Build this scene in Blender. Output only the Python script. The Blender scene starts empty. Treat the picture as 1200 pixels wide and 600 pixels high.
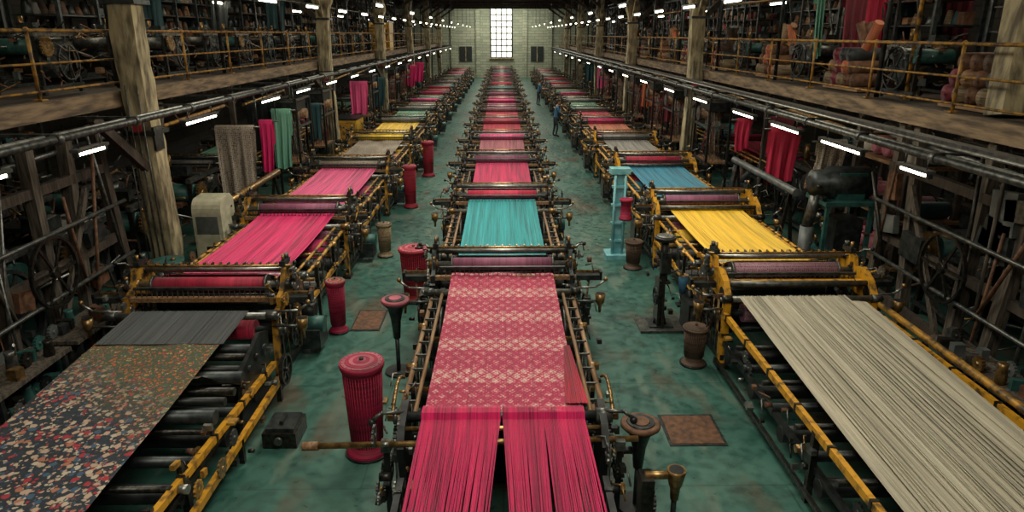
import bpy, math, random
from mathutils import Vector, Matrix, Euler
R = random.Random(7)
scene = bpy.context.scene
COL = scene.collection

# ------------------------------------------------------------------ materials
MATS = {}
def _base(name):
    m = bpy.data.materials.new(name); m.use_nodes = True
    nt = m.node_tree; b = nt.nodes['Principled BSDF']
    MATS[name] = m
    return m, nt, b
def coords(nt, sc):
    tc = nt.nodes.new('ShaderNodeTexCoord'); mp = nt.nodes.new('ShaderNodeMapping')
    mp.inputs['Scale'].default_value = sc
    nt.links.new(tc.outputs['Object'], mp.inputs['Vector'])
    return mp.outputs['Vector']
def ramp(nt, fac, stops, const=False):
    r = nt.nodes.new('ShaderNodeValToRGB'); e = r.color_ramp.elements
    if const: r.color_ramp.interpolation = 'CONSTANT'
    while len(e) < len(stops): e.new(0.5)
    for i, (p, c) in enumerate(stops):
        e[i].position = p; e[i].color = (c[0], c[1], c[2], 1)
    nt.links.new(fac, r.inputs['Fac'])
    return r.outputs['Color']
def noise(nt, vec, scale, detail=4):
    n = nt.nodes.new('ShaderNodeTexNoise'); n.inputs['Scale'].default_value = scale
    n.inputs['Detail'].default_value = detail
    nt.links.new(vec, n.inputs['Vector']); return n.outputs['Fac']
def bump(nt, b, h, st, dist=0.02):
    bp = nt.nodes.new('ShaderNodeBump'); bp.inputs['Strength'].default_value = st
    bp.inputs['Distance'].default_value = dist
    nt.links.new(h, bp.inputs['Height']); nt.links.new(bp.outputs['Normal'], b.inputs['Normal'])
def math_n(nt, op, a, b=None, c=None):
    n = nt.nodes.new('ShaderNodeMath'); n.operation = op
    for i, v in enumerate((a, b, c)):
        if v is None: continue
        if isinstance(v, (int, float)): n.inputs[i].default_value = v
        else: nt.links.new(v, n.inputs[i])
    return n.outputs[0]
def mixc(nt, fac, a, b, mode='MIX'):
    m = nt.nodes.new('ShaderNodeMix'); m.data_type = 'RGBA'; m.blend_type = mode
    for i, v in ((0, fac), (6, a), (7, b)):
        if isinstance(v, (int, float)): m.inputs[i].default_value = v
        elif isinstance(v, tuple): m.inputs[i].default_value = v + (1,)
        else: nt.links.new(v, m.inputs[i])
    return m.outputs[2]
def nm(name, c1, c2, scale=6, rough=.6, metal=0, bmp=.2, st=(1, 1, 1), lo=.35, hi=.65):
    m, nt, b = _base(name)
    v = coords(nt, st); f = noise(nt, v, scale)
    nt.links.new(ramp(nt, f, [(lo, c1), (hi, c2)]), b.inputs['Base Color'])
    b.inputs['Roughness'].default_value = rough; b.inputs['Metallic'].default_value = metal
    if bmp: bump(nt, b, f, bmp)
    return name
def yarn(name, c, dark=.36, rough=.6):
    m, nt, b = _base(name)
    f = noise(nt, coords(nt, (110, .6, .6)), 1.0, 3)
    f2 = noise(nt, coords(nt, (10, .35, .35)), 1.0, 3)
    s = math_n(nt, 'MULTIPLY_ADD', f2, .5, math_n(nt, 'MULTIPLY', f, .5))
    d = tuple(x * dark for x in c); l = tuple(min(1, x * 1.25 + .012) for x in c)
    nt.links.new(ramp(nt, s, [(.36, d), (.5, c), (.66, l)]), b.inputs['Base Color'])
    b.inputs['Roughness'].default_value = rough
    b.inputs['Sheen Weight'].default_value = .1
    bump(nt, b, f, .5, .012)
    return name

nm('steel_dark', (.016, .022, .024), (.058, .066, .066), 9, .42, .6)
nm('steel_light', (.17, .18, .17), (.36, .36, .33), 12, .38, .8, .1)
nm('steel_mid', (.055, .062, .062), (.16, .16, .145), 14, .4, .7)
nm('brass', (.13, .075, .028), (.42, .26, .1), 14, .36, .75, .15)
nm('yellow_paint', (.64, .31, .018), (.1, .055, .02), 9, .45, .1, .25, lo=.5, hi=.68)
nm('yellow_worn', (.46, .23, .025), (.05, .035, .02), 7, .5, .2, .25, lo=.45, hi=.62)
nm('rail_paint', (.36, .18, .02), (.08, .05, .025), 8, .55, .1, .25, lo=.42, hi=.62)
nm('yellow_bright', (.62, .36, .025), (.36, .2, .03), 5, .5, 0, .1)
nm('black_iron', (.007, .008, .009), (.026, .029, .029), 8, .45, .4)
nm('greasy_iron', (.01, .012, .012), (.045, .04, .032), 18, .36, .6, .4)
nm('wood_worn', (.12, .06, .026), (.3, .17, .08), 4, .6, 0, .3, (6, .7, 6))
nm('wood_dark', (.02, .016, .012), (.07, .05, .036), 4, .75, 0, .4, (5, 5, .8))
nm('wood_grey', (.03, .026, .021), (.12, .095, .07), 4, .8, 0, .5, (6, 6, .7))
nm('timber_pale', (.11, .088, .052), (.4, .34, .2), 3.2, .8, 0, .9, (2, 2, .6), .38, .6)
nm('timber_edge', (.06, .042, .026), (.24, .165, .095), 5, .8, 0, .6, (3, .4, 3))
nm('green_paint', (.012, .06, .055), (.035, .12, .105), 6, .5, .1)
nm('blue_paint', (.1, .33, .38), (.24, .5, .52), 6, .5, 0)
nm('cream_paint', (.36, .35, .25), (.52, .49, .36), 6, .5, 0)
nm('grey_panel', (.07, .085, .085), (.16, .17, .165), 4, .5, .3)
nm('rubber', (.01, .01, .01), (.02, .02, .02), 8, .7)
nm('skin', (.42, .22, .15), (.5, .28, .19), 8, .55, 0, .05)
nm('hair', (.02, .012, .008), (.04, .025, .018), 30, .7, 0, .3)
nm('shirt_blue', (.035, .11, .21), (.06, .19, .31), 8, .8)
nm('trousers_dark', (.015, .018, .025), (.035, .04, .05), 8, .85)
nm('red_label', (.5, .03, .03), (.35, .02, .02), 8, .5)
nm('white_cloth', (.4, .39, .34), (.55, .53, .46), 8, .8)
nm('rust_brown', (.07, .034, .019), (.17, .08, .04), 12, .7, .3, .4)
yarn('y_magenta', (.58, .006, .115)); yarn('y_pink', (.66, .07, .22)); yarn('y_crimson', (.46, .01, .05))
yarn('y_teal', (.008, .28, .3), .5); yarn('y_blue', (.005, .21, .33)); yarn('y_yellow', (.78, .5, .02), .55)
yarn('y_cream', (.45, .41, .31), .55); yarn('y_black', (.015, .021, .024)); yarn('y_rose', (.32, .085, .115))
yarn('y_mauve', (.28, .08, .15)); yarn('y_green', (.14, .38, .27)); yarn('y_maroon', (.15, .007, .02))
yarn('y_grey', (.2, .19, .17)); yarn('y_tealdark', (.006, .05, .06)); yarn('y_orange', (.45, .11, .035))

def m_spool(name, c):
    m, nt, b = _base(name)
    f = noise(nt, coords(nt, (2, 2, 60)), 1.5, 3)
    nt.links.new(ramp(nt, f, [(.35, tuple(x * .35 for x in c)), (.6, c)]), b.inputs['Base Color'])
    b.inputs['Roughness'].default_value = .7; bump(nt, b, f, .5, .02)
m_spool('sp_magenta', (.34, .005, .045)); m_spool('sp_red', (.34, .008, .028)); m_spool('sp_brown', (.1, .058, .034))
m_spool('sp_pink', (.46, .1, .14)); m_spool('sp_tan', (.28, .2, .11)); m_spool('sp_teal', (.012, .14, .15)); m_spool('sp_white', (.4, .38, .32))

def m_brocade(name, base, pat, bands=True, sc=26):
    m, nt, b = _base(name)
    v = coords(nt, (1, 1, 1))
    n = noise(nt, v, 42, 5)
    f = noise(nt, coords(nt, (130, .6, .6)), 1.0, 3)
    if bands:
        xyz = nt.nodes.new('ShaderNodeSeparateXYZ'); nt.links.new(v, xyz.inputs[0])
        X, Y = xyz.outputs[0], xyz.outputs[1]
        def lattice(k, ky):
            a = math_n(nt, 'MULTIPLY', X, k); c = math_n(nt, 'MULTIPLY', Y, ky)
            s1 = math_n(nt, 'ABSOLUTE', math_n(nt, 'SINE', math_n(nt, 'ADD', a, c)))
            s2 = math_n(nt, 'ABSOLUTE', math_n(nt, 'SINE', math_n(nt, 'SUBTRACT', a, c)))
            return math_n(nt, 'MULTIPLY', s1, s2)
        big = lattice(20.0, 14.0); small = lattice(62.0, 50.0)
        band = math_n(nt, 'SINE', math_n(nt, 'ADD', math_n(nt, 'MULTIPLY', Y, 7.6), 1.9))
        bandm = nt.nodes.new('ShaderNodeMapRange'); bandm.inputs[1].default_value = .1; bandm.inputs[2].default_value = .6; nt.links.new(band, bandm.inputs[0])
        line = math_n(nt, 'SINE', math_n(nt, 'MULTIPLY', Y, 61.0))
        s = math_n(nt, 'MULTIPLY', n, .62)
        s = math_n(nt, 'ADD', s, math_n(nt, 'MULTIPLY', big, .17))
        s = math_n(nt, 'ADD', s, math_n(nt, 'MULTIPLY', small, .12))
        s = math_n(nt, 'ADD', s, math_n(nt, 'MULTIPLY', bandm.outputs[0], .1))
        s = math_n(nt, 'ADD', s, math_n(nt, 'MULTIPLY', line, .022))
        stops = [(.38, tuple(x * .75 for x in base)), (.46, base), (.56, tuple(x * .6 + y * .4 for x, y in zip(base, pat))), (.66, pat)]
    else:
        vo = nt.nodes.new('ShaderNodeTexVoronoi'); vo.inputs['Scale'].default_value = sc
        vo.inputs['Randomness'].default_value = .25; nt.links.new(v, vo.inputs['Vector'])
        s = math_n(nt, 'ADD', math_n(nt, 'MULTIPLY', vo.outputs['Distance'], .55), math_n(nt, 'MULTIPLY', n, .6))
        stops = [(.42, base), (.58, pat)]
    c = ramp(nt, s, stops)
    c = mixc(nt, .6, c, ramp(nt, f, [(.35, (.45, .42, .42)), (.6, (1, 1, 1))]), 'MULTIPLY')
    nt.links.new(c, b.inputs['Base Color'])
    b.inputs['Roughness'].default_value = .75; bump(nt, b, n, .3, .01)
m_brocade('brocade_pink', (.42, .012, .07), (.58, .42, .36), True, 24)
m_brocade('brocade_grey', (.05, .038, .034), (.4, .34, .27), False, 30)
m_brocade('brocade_mauve', (.22, .04, .1), (.42, .25, .29), False, 34)

def m_floral(name):
    m, nt, b = _base(name)
    v = coords(nt, (1, 1, 1))
    nz = nt.nodes.new('ShaderNodeTexNoise'); nz.inputs['Scale'].default_value = 26
    nt.links.new(v, nz.inputs['Vector'])
    mix = nt.nodes.new('ShaderNodeMix'); mix.data_type = 'VECTOR'; mix.inputs[0].default_value = .045
    nt.links.new(v, mix.inputs[4]); nt.links.new(nz.outputs['Color'], mix.inputs[5])
    def layers(cols, bg, sc, lo, hi):
        out = bg
        for k, s in enumerate((sc * 1.9, sc)):
            vo = nt.nodes.new('ShaderNodeTexVoronoi'); vo.inputs['Scale'].default_value = s
            nt.links.new(mix.outputs[1], vo.inputs['Vector'])
            sp = nt.nodes.new('ShaderNodeSeparateColor'); nt.links.new(vo.outputs['Color'], sp.inputs[0])
            out = mixc(nt, ramp(nt, vo.outputs['Distance'], [(lo, (1, 1, 1)), (hi, (0, 0, 0))]), out, ramp(nt, sp.outputs[k], cols, True))
        return out
    a = layers([(0, (.025, .035, .05)), (.28, (.46, .33, .24)), (.5, (.36, .03, .045)), (.6, (.05, .1, .17)),
                (.7, (.38, .15, .09)), (.78, (.02, .03, .04)), (.86, (.5, .42, .32))], (.018, .026, .034), 15, .4, .52)
    c = layers([(0, (.05, .09, .06)), (.3, (.46, .13, .04)), (.45, (.12, .12, .05)), (.6, (.04, .12, .09)), (.75, (.42, .05, .05)), (.87, (.4, .28, .12))], (.075, .08, .045), 24, .34, .46)
    xyz = nt.nodes.new('ShaderNodeSeparateXYZ'); nt.links.new(v, xyz.inputs[0])
    t = math_n(nt, 'ADD', xyz.outputs[1], math_n(nt, 'ADD', math_n(nt, 'MULTIPLY', xyz.outputs[0], .7), math_n(nt, 'MULTIPLY', noise(nt, v, 4, 4), .8)))
    k = nt.nodes.new('ShaderNodeMapRange'); k.inputs[1].default_value = 6.5; k.inputs[2].default_value = 7.5
    nt.links.new(t, k.inputs[0])
    nt.links.new(mixc(nt, k.outputs[0], a, c), b.inputs['Base Color']); b.inputs['Roughness'].default_value = .8
m_floral('floral')

def m_floor():
    m, nt, b = _base('floor_paint')
    v = coords(nt, (1, 1, 1))
    f = noise(nt, v, .35, 12); f2 = noise(nt, v, 7, 12)
    base = ramp(nt, f, [(.34, (.024, .085, .068)), (.5, (.038, .125, .1)), (.68, (.075, .175, .14))])
    c = mixc(nt, .6, base, ramp(nt, f2, [(.36, (.5, .5, .5)), (.58, (1, 1, 1))]), 'MULTIPLY')
    st = noise(nt, coords(nt, (1.3, .6, 1)), .9, 12)
    c = mixc(nt, ramp(nt, st, [(.55, (0, 0, 0)), (.67, (.7, .7, .7))]), c, (.1, .06, .038))
    st2 = noise(nt, coords(nt, (1.6, .5, 1)), 1.9, 12)
    c = mixc(nt, ramp(nt, st2, [(.55, (0, 0, 0)), (.66, (.5, .5, .5))]), c, (.15, .19, .15))
    st3 = noise(nt, coords(nt, (1.1, 1.3, 5)), 1.6, 12)
    c = mixc(nt, ramp(nt, st3, [(.58, (0, 0, 0)), (.72, (.7, .7, .7))]), c, (.018, .028, .024))
    br = nt.nodes.new('ShaderNodeTexBrick'); br.inputs['Scale'].default_value = 1
    br.inputs['Brick Width'].default_value = 3.1; br.inputs['Row Height'].default_value = 2.3
    br.inputs['Mortar Size'].default_value = .01; br.inputs['Color1'].default_value = (1, 1, 1, 1); br.inputs['Color2'].default_value = (.85, .88, .86, 1)
    br.inputs['Mortar'].default_value = (.45, .45, .45, 1)
    nt.links.new(v, br.inputs['Vector'])
    c = mixc(nt, .6, c, br.outputs['Color'], 'MULTIPLY')
    nt.links.new(c, b.inputs['Base Color'])
    nt.links.new(ramp(nt, f2, [(.3, (.25, .25, .25)), (.7, (.55, .55, .55))]), b.inputs['Roughness'])
    bump(nt, b, f2, .2, .01)
m_floor()
def m_brick(name, a, c, mo):
    m, nt, b = _base(name)
    v = coords(nt, (1, 1, 1))
    tc = nt.nodes.new('ShaderNodeSeparateXYZ'); nt.links.new(v, tc.inputs[0])
    ad = math_n(nt, 'ADD', tc.outputs[0], tc.outputs[1])
    cb = nt.nodes.new('ShaderNodeCombineXYZ'); nt.links.new(ad, cb.inputs[0]); nt.links.new(tc.outputs[2], cb.inputs[1])
    br = nt.nodes.new('ShaderNodeTexBrick'); br.inputs['Scale'].default_value = 1
    br.inputs['Brick Width'].default_value = .9; br.inputs['Row Height'].default_value = .3; br.inputs['Mortar Size'].default_value = .02
    br.inputs['Color1'].default_value = a + (1,); br.inputs['Color2'].default_value = c + (1,); br.inputs['Mortar'].default_value = mo + (1,)
    nt.links.new(cb.outputs[0], br.inputs['Vector']); nt.links.new(br.outputs['Color'], b.inputs['Base Color'])
    b.inputs['Roughness'].default_value = .85
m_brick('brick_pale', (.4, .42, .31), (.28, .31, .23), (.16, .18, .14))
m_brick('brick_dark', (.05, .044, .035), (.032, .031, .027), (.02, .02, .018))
def m_emit(name, c, s):
    m, nt, b = _base(name)
    b.inputs['Base Color'].default_value = (.8, .8, .8, 1)
    b.inputs['Emission Color'].default_value = c + (1,); b.inputs['Emission Strength'].default_value = s
m_emit('tube_glow', (1, .9, .66), 15)
m_emit('window_glow', (.97, 1, .86), 1.15)

# ------------------------------------------------------------------ mesh builder
class MB:
    def __init__(s): s.v = []; s.f = []; s.mi = []; s.sm = []; s.mats = []
    def mat(s, n):
        if n not in s.mats: s.mats.append(n)
        return s.mats.index(n)
    def add(s, vs, fs, mat, smooth=False):
        o = len(s.v); s.v += [tuple(v) for v in vs]; k = s.mat(mat)
        if isinstance(smooth, bool): smooth = [smooth] * len(fs)
        for f, q in zip(fs, smooth):
            s.f.append([i + o for i in f]); s.mi.append(k); s.sm.append(q)
    def box(s, c, d, mat, rot=None):
        hx, hy, hz = d[0] / 2, d[1] / 2, d[2] / 2
        vs = [Vector((x, y, z)) for x in (-hx, hx) for y in (-hy, hy) for z in (-hz, hz)]
        if rot:
            M = Euler(rot).to_matrix(); vs = [M @ v for v in vs]
        vs = [v + Vector(c) for v in vs]
        s.add(vs, [(0, 1, 3, 2), (4, 6, 7, 5), (0, 4, 5, 1), (2, 3, 7, 6), (0, 2, 6, 4), (1, 5, 7, 3)], mat)
    def frame(s, p0, p1):
        a = Vector(p0); b = Vector(p1); d = (b - a).normalized()
        up = Vector((0, 0, 1)) if abs(d.z) < .95 else Vector((0, 1, 0))
        u = d.cross(up).normalized(); w = u.cross(d).normalized()
        return a, b, d, u, w
    def strut(s, p0, p1, wd, th, mat):
        a, b, d, u, w = s.frame(p0, p1); vs = []
        for p in (a, b):
            for i, j in ((-1, -1), (1, -1), (1, 1), (-1, 1)): vs.append(p + u * i * wd / 2 + w * j * th / 2)
        s.add(vs, [(3, 2, 1, 0), (4, 5, 6, 7), (0, 1, 5, 4), (1, 2, 6, 5), (2, 3, 7, 6), (3, 0, 4, 7)], mat)
    def lathe(s, p0, p1, prof, mat, n=14):
        a, b, d, u, w = s.frame(p0, p1); L = (b - a).length; vs = []; fs = []; sm = []
        for r, t in prof:
            for i in range(n):
                q = 2 * math.pi * i / n
                vs.append(a + d * L * t + (u * math.cos(q) + w * math.sin(q)) * r)
        for k in range(len(prof) - 1):
            for i in range(n):
                j = (i + 1) % n
                fs.append((k * n + i, k * n + j, (k + 1) * n + j, (k + 1) * n + i)); sm.append(abs(prof[k][1] - prof[k + 1][1]) > 1e-6)
        fs.append(tuple(reversed(range(n)))); sm.append(False)
        fs.append(tuple(range((len(prof) - 1) * n, len(prof) * n))); sm.append(False)
        s.add(vs, fs, mat, sm)
    def cyl(s, p0, p1, r, mat, n=10, r1=None):
        s.lathe(p0, p1, [(r, 0), (r if r1 is None else r1, 1)], mat, n)
    def path(s, pts, r, mat, n=8):
        for a, b in zip(pts[:-1], pts[1:]): s.cyl(a, b, r, mat, n)
        for p in pts[1:-1]: s.ball(p, r * 1.05, mat, n)
    def ball(s, c, r, mat, n=8, sc=(1, 1, 1)):
        m = max(4, n // 2 + 1); vs = []; fs = []
        for k in range(m + 1):
            th = math.pi * k / m
            for i in range(n):
                q = 2 * math.pi * i / n
                vs.append((c[0] + r * sc[0] * math.sin(th) * math.cos(q), c[1] + r * sc[1] * math.sin(th) * math.sin(q), c[2] + r * sc[2] * math.cos(th)))
        for k in range(m):
            for i in range(n):
                j = (i + 1) % n; fs.append((k * n + i, (k + 1) * n + i, (k + 1) * n + j, k * n + j))
        s.add(vs, fs, mat, True)
    def prism(s, poly, x0, x1, mat):
        n = len(poly); vs = [(x0, y, z) for y, z in poly] + [(x1, y, z) for y, z in poly]
        fs = [tuple(range(n)), tuple(reversed(range(n, 2 * n)))] + [(i, i + n, (i + 1) % n + n, (i + 1) % n) for i in range(n)]
        s.add(vs, fs, mat)
    def gear(s, c, r, t, mat, teeth=16):
        poly = []
        for i in range(teeth):
            for k, rr in ((0, r * .88), (.25, r), (.5, r), (.75, r * .88)):
                q = 2 * math.pi * (i + k) / teeth; poly.append((c[1] + rr * math.cos(q), c[2] + rr * math.sin(q)))
        s.prism(poly, c[0] - t / 2, c[0] + t / 2, mat)
        s.cyl((c[0] - t, c[1], c[2]), (c[0] + t, c[1], c[2]), r * .25, mat, 10)
    def wheel(s, c, r, mat, th=.03, spokes=5, n=20, w=.05):
        for i in range(n):
            a = 2 * math.pi * i / n; b = 2 * math.pi * (i + 1) / n
            s.strut((c[0], c[1] + r * math.cos(a), c[2] + r * math.sin(a)), (c[0], c[1] + r * math.cos(b), c[2] + r * math.sin(b)), w, th, mat)
        for i in range(spokes):
            a = 2 * math.pi * i / spokes
            s.strut(c, (c[0], c[1] + r * math.cos(a), c[2] + r * math.sin(a)), w * .5, th, mat)
        s.cyl((c[0] - w * .8, c[1], c[2]), (c[0] + w * .8, c[1], c[2]), r * .16, mat, 10)
    def sheet(s, x0, x1, pts, mat, n=90, amp=.006, rng=R, x0b=None, x1b=None):
        x0b = x0 if x0b is None else x0b; x1b = x1 if x1b is None else x1b
        cols = 2 * n + 1; rows = len(pts); vs = []; fs = []
        hs = [(0 if i % 2 == 0 else amp * rng.uniform(.4, 1.6)) for i in range(cols)]
        for j, (y, z) in enumerate(pts):
            t = j / (rows - 1)
            a = x0 + (x0b - x0) * t; b = x1 + (x1b - x1) * t
            for i in range(cols): vs.append((a + (b - a) * i / (cols - 1), y, z + hs[i]))
        for j in range(rows - 1):
            for i in range(cols - 1):
                k = j * cols + i; fs.append((k, k + 1, k + cols + 1, k + cols))
        s.add(vs, fs, mat, False)
    def cloth(s, x0, x1, pts, mat, n=16, amp=.012, rng=R):
        rows = len(pts); vs = []; fs = []
        ph = rng.uniform(0, 6)
        for j, (y, z) in enumerate(pts):
            for i in range(n + 1):
                x = x0 + (x1 - x0) * i / n
                vs.append((x, y, z + amp * math.sin(x * 9 + ph + j * .3) * .5 + amp * .5 * math.sin(x * 3 - j * .7)))
        for j in range(rows - 1):
            for i in range(n):
                k = j * (n + 1) + i; fs.append((k, k + 1, k + n + 2, k + n + 1))
        s.add(vs, fs, mat, True)
    def mesh(s, name):
        me = bpy.data.meshes.new(name); me.from_pydata(s.v, [], s.f)
        for n in s.mats: me.materials.append(MATS[n])
        me.polygons.foreach_set('material_index', s.mi); me.polygons.foreach_set('use_smooth', s.sm)
        me.update(); return me
    def obj(s, name, loc=(0, 0, 0), rz=0):
        return place(s.mesh(name), name, loc, rz)
def place(me, name, loc=(0, 0, 0), rz=0, sc=1):
    o = bpy.data.objects.new(name, me); o.location = loc; o.rotation_euler = (0, 0, rz); o.scale = (sc, sc, sc)
    COL.objects.link(o); return o

# ------------------------------------------------------------------ loom
def lerp_pts(y0, z0, y1, z1, sag=.03, n=8):
    return [(y0 + (y1 - y0) * i / n, z0 + (z1 - z0) * i / n - sag * math.sin(math.pi * i / n)) for i in range(n + 1)]

def fittings(m, rng, n, hw, y0=-.65, y1=.75, z0=.45, z1=1.5, fr='greasy_iron'):
    for k in range(n):
        s = rng.choice((-1, 1)); x = s * (hw + rng.uniform(-.12, .24)); y = rng.uniform(y0, y1); z = rng.uniform(z0, z1)
        t = rng.random(); mt = rng.choice(['steel_mid', 'brass', 'greasy_iron', 'steel_light', 'black_iron', 'greasy_iron', 'rust_brown', fr])
        if t < .35: m.box((x, y, z), (rng.uniform(.03, .09), rng.uniform(.03, .14), rng.uniform(.02, .08)), mt, (rng.uniform(-.4, .4), 0, 0))
        elif t < .6: m.cyl((x, y, z), (x + s * rng.uniform(.05, .12), y, z), rng.uniform(.015, .055), mt, 10)
        elif t < .72: m.gear((x + s * .05, y, z), rng.uniform(.05, .11), .02, mt, 12)
        elif t < .85: m.path([(x, y, z), (x + s * .08, y - .1, z + .06), (x + s * .1, y - .2, z - .05)], .01, mt, 6)
        else: m.cyl((x, y, z), (x + rng.uniform(-.1, .1), y + rng.uniform(-.3, .3), z + rng.uniform(-.15, .15)), .011, mt, 6)

def head(m, hw, fr, rollmat, rng, det=2, shw=.76, cx=0, bold=False):
    dk = 'greasy_iron'
    for s in (-1, 1):
        x = s * hw
        m.strut((x, -.66, 0), (x, -.55, 1.05), .09 if bold else .07, .1, fr)
        m.strut((x, .7, 0), (x, .5, 1.2), .07, .09, dk)
        m.strut((x, -.7, .14), (x, .72, .14), .06, .09, 'black_iron')
        m.strut((x, -.62, .58), (x, .62, .58), .05, .08, dk)
        m.strut((x, -.62, 1.0), (x, .62, 1.12), .07, .09, fr)
        pts = [(x, -.55 + .95 * t, .15 + .85 * math.sin(t * math.pi / 2)) for t in [i / 6 for i in range(7)]]
        for a, b in zip(pts[:-1], pts[1:]): m.strut(a, b, .04, .06, dk)
        m.prism([(-.36, 1.0), (.5, 1.05), (.52, 1.2), (.42, 1.34), (.3, 1.36), (.25, 1.5), (.1, 1.53), (-.04, 1.5), (-.1, 1.36), (-.2, 1.24), (-.36, 1.2)], x - .03, x + .03, fr if bold or rng.random() < .5 else dk)
        if bold:
            m.prism([(-.74, .55), (-.5, .5), (-.38, .95), (-.2, 1.2), (-.08, 1.36), (-.3, 1.42), (-.56, 1.3), (-.74, 1.1)], x - .045, x + .045, fr)
            m.cyl((x - .055, -.56, 1.12), (x + .055, -.56, 1.12), .09, dk, 16)
            m.cyl((x - .06, -.58, .75), (x + .06, -.58, .75), .05, 'steel_mid', 12)
        m.box((x, -.68, .03), (.16, .24, .06), 'black_iron'); m.box((x, .72, .03), (.16, .24, .06), 'black_iron')
        for y, z, r in ((-.72, 1.08, .06), (0, 1.27, .08), (.22, 1.42, .05), (-.5, .78, .08), (.74, 1.13, .06)):
            m.cyl((x - s * .05, y, z), (x + s * .09, y, z), r, rng.choice(['brass', 'steel_mid', dk]), 12)
            m.cyl((x + s * .09, y, z), (x + s * .12, y, z), r * .5, 'steel_light', 8)
    if bold:
        m.box((0, -.38, 1.2), (2 * hw, .1, .09), fr); m.cyl((-hw, -.52, 1.24), (hw, -.52, 1.24), .045, 'steel_mid', 14)
    m.cyl((-hw, -.72, 1.08), (hw, -.72, 1.08), .045, 'steel_light', 14)
    m.cyl((-hw, -.6, 1.0), (hw, -.6, 1.0), .03, 'brass', 12)
    m.cyl((-hw, -.5, .78), (hw, -.5, .78), .05, 'steel_dark', 14)
    m.cyl((cx - shw, -.5, .78), (cx + shw, -.5, .78), .14, rollmat, 18)
    m.cyl((-hw, 0, 1.27), (hw, 0, 1.27), .05, 'steel_light', 14)
    m.cyl((cx - shw - .03, 0, 1.27), (cx + shw + .03, 0, 1.27), .12 if bold else .105, rollmat, 20)
    for q in (-1, 1): m.cyl((cx + q * (shw + .03), 0, 1.27), (cx + q * (shw + .06), 0, 1.27), .14, 'steel_mid', 20)
    m.cyl((-hw, .22, 1.42), (hw, .22, 1.42), .035, 'steel_light', 14)
    m.cyl((-hw - .12, .05, 1.53), (hw + .12, .05, 1.53), .018, 'brass', 10)
    m.cyl((-hw, .74, 1.13), (hw, .74, 1.13), .05, 'steel_mid', 14)
    m.cyl((-hw, -.14, 1.16), (hw, -.14, 1.16), .03, dk, 10)
    m.box((0, -.28, 1.15), (2 * hw + .4, .09, .06), 'wood_worn')
    m.box((0, -.28, 1.31), (2 * hw - .2, .045, .035), 'steel_dark')
    for i in range(27):
        x = -hw + .12 + (2 * hw - .24) * i / 26; m.box((x, -.28, 1.235), (.008, .02, .13), 'steel_mid')
    m.box((0, .4, 1.4), (2 * hw, .06, .06), fr)
    for i in range(17):
        x = -hw + .12 + (2 * hw - .24) * i / 16
        m.box((x, .4, 1.445), (.02, .08, .04), rng.choice(['brass', 'steel_mid', dk])); m.cyl((x, .22, 1.42), (x, .4, 1.44), .007, 'steel_mid', 5)
    for k in range(3):
        y = .5 + k * .08
        for z in (.82, 1.3): m.box((0, y, z), (2 * hw - .3, .022, .03), 'steel_mid')
        for q in (-1, 1): m.box((q * (hw - .16), y, 1.06), (.022, .022, .5), 'steel_mid')
        m.cyl((-.3, y, 1.31), (-.3, y, 1.4), .008, 'steel_light', 5); m.cyl((.3, y, 1.31), (.3, y, 1.4), .008, 'steel_light', 5)
    for q in range(3):
        m.cyl((-hw, -.3 + .35 * q, .42 + .1 * q), (hw, -.3 + .35 * q, .42 + .1 * q), .04 + .02 * q, 'steel_dark', 12)
    for s in (-1, 1):
        x = s * (hw + .1)
        m.gear((x, .2, 1.12), .17, .03, 'steel_mid', 24)
        m.gear((x + s * .05, -.08, .92), .11, .03, 'brass', 16)
        m.gear((x, .46, .9), .14, .03, dk, 20)
        m.gear((x + s * .04, .02, 1.42), .075, .025, 'steel_mid', 14)
        m.wheel((x + s * .1, -.42 + .05 * s, .7), .2, dk, .025, 6, 20, .03)
        m.cyl((x - .06, .55, .62), (x + s * .14, .55, .62), .12, 'black_iron', 14)
        m.box((s * (hw + .25), -.28, 1.16), (.36, .14, .08), 'steel_dark')
        m.box((s * (hw + .25), -.21, 1.22), (.36, .015, .04), 'brass')
        m.box((s * (hw + .44), -.28, 1.19), (.04, .17, .13), dk)
        m.cyl((s * (hw + .28), -.28, 1.18), (s * (hw + .22), -.22, .4), .015, 'wood_worn', 6)
        m.path([(s * hw, .1, 1.45), (s * (hw + .14), .04, 1.58), (s * (hw + .2), -.1, 1.62)], .013, 'steel_light', 6)
        m.ball((s * (hw + .2), -.1, 1.63), .032, 'black_iron')
        m.path([(s * hw, -.5, 1.05), (s * (hw + .34), -.58, 1.1), (s * (hw + .48), -.58, 1.2)], .017, 'steel_light', 8)
        m.ball((s * (hw + .48), -.58, 1.22), .035, 'brass')
        m.cyl((s * hw, -.65, .9), (s * (hw + .4), -.65, .9), .02, 'steel_mid', 8)
        cxp = s * (hw + .4)
        m.lathe((cxp, -.65, .72), (cxp, -.65, 1.02), [(.02, 0), (.025, .35), (.06, .5), (.08, 1)], 'brass', 14)
        m.cyl((cxp, -.65, 1.0), (cxp, -.65, 1.022), .068, 'black_iron', 14)
        m.box((s * (hw - .02), .15, 1.56), (.08, .26, .07), 'steel_dark'); m.cyl((s * (hw - .02), .08, 1.58), (s * (hw - .02), .08, 1.69), .022, 'brass', 10)
        m.cyl((s * (hw - .02), .24, 1.58), (s * (hw - .02), .24, 1.66), .035, 'steel_mid', 10)
        m.cyl((s * (hw - .02), -.28, 1.3), (s * (hw - .02), -.28, 1.45), .02, 'steel_mid', 8); m.ball((s * (hw - .02), -.28, 1.46), .03, 'brass')
        for k in range(5):
            yy = -.48 + .22 * k
            m.cyl((s * (hw + .05), yy, .2), (s * (hw + .05), yy, .98), .009, ('steel_light', 'brass', 'steel_mid')[k % 3], 6)
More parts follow.
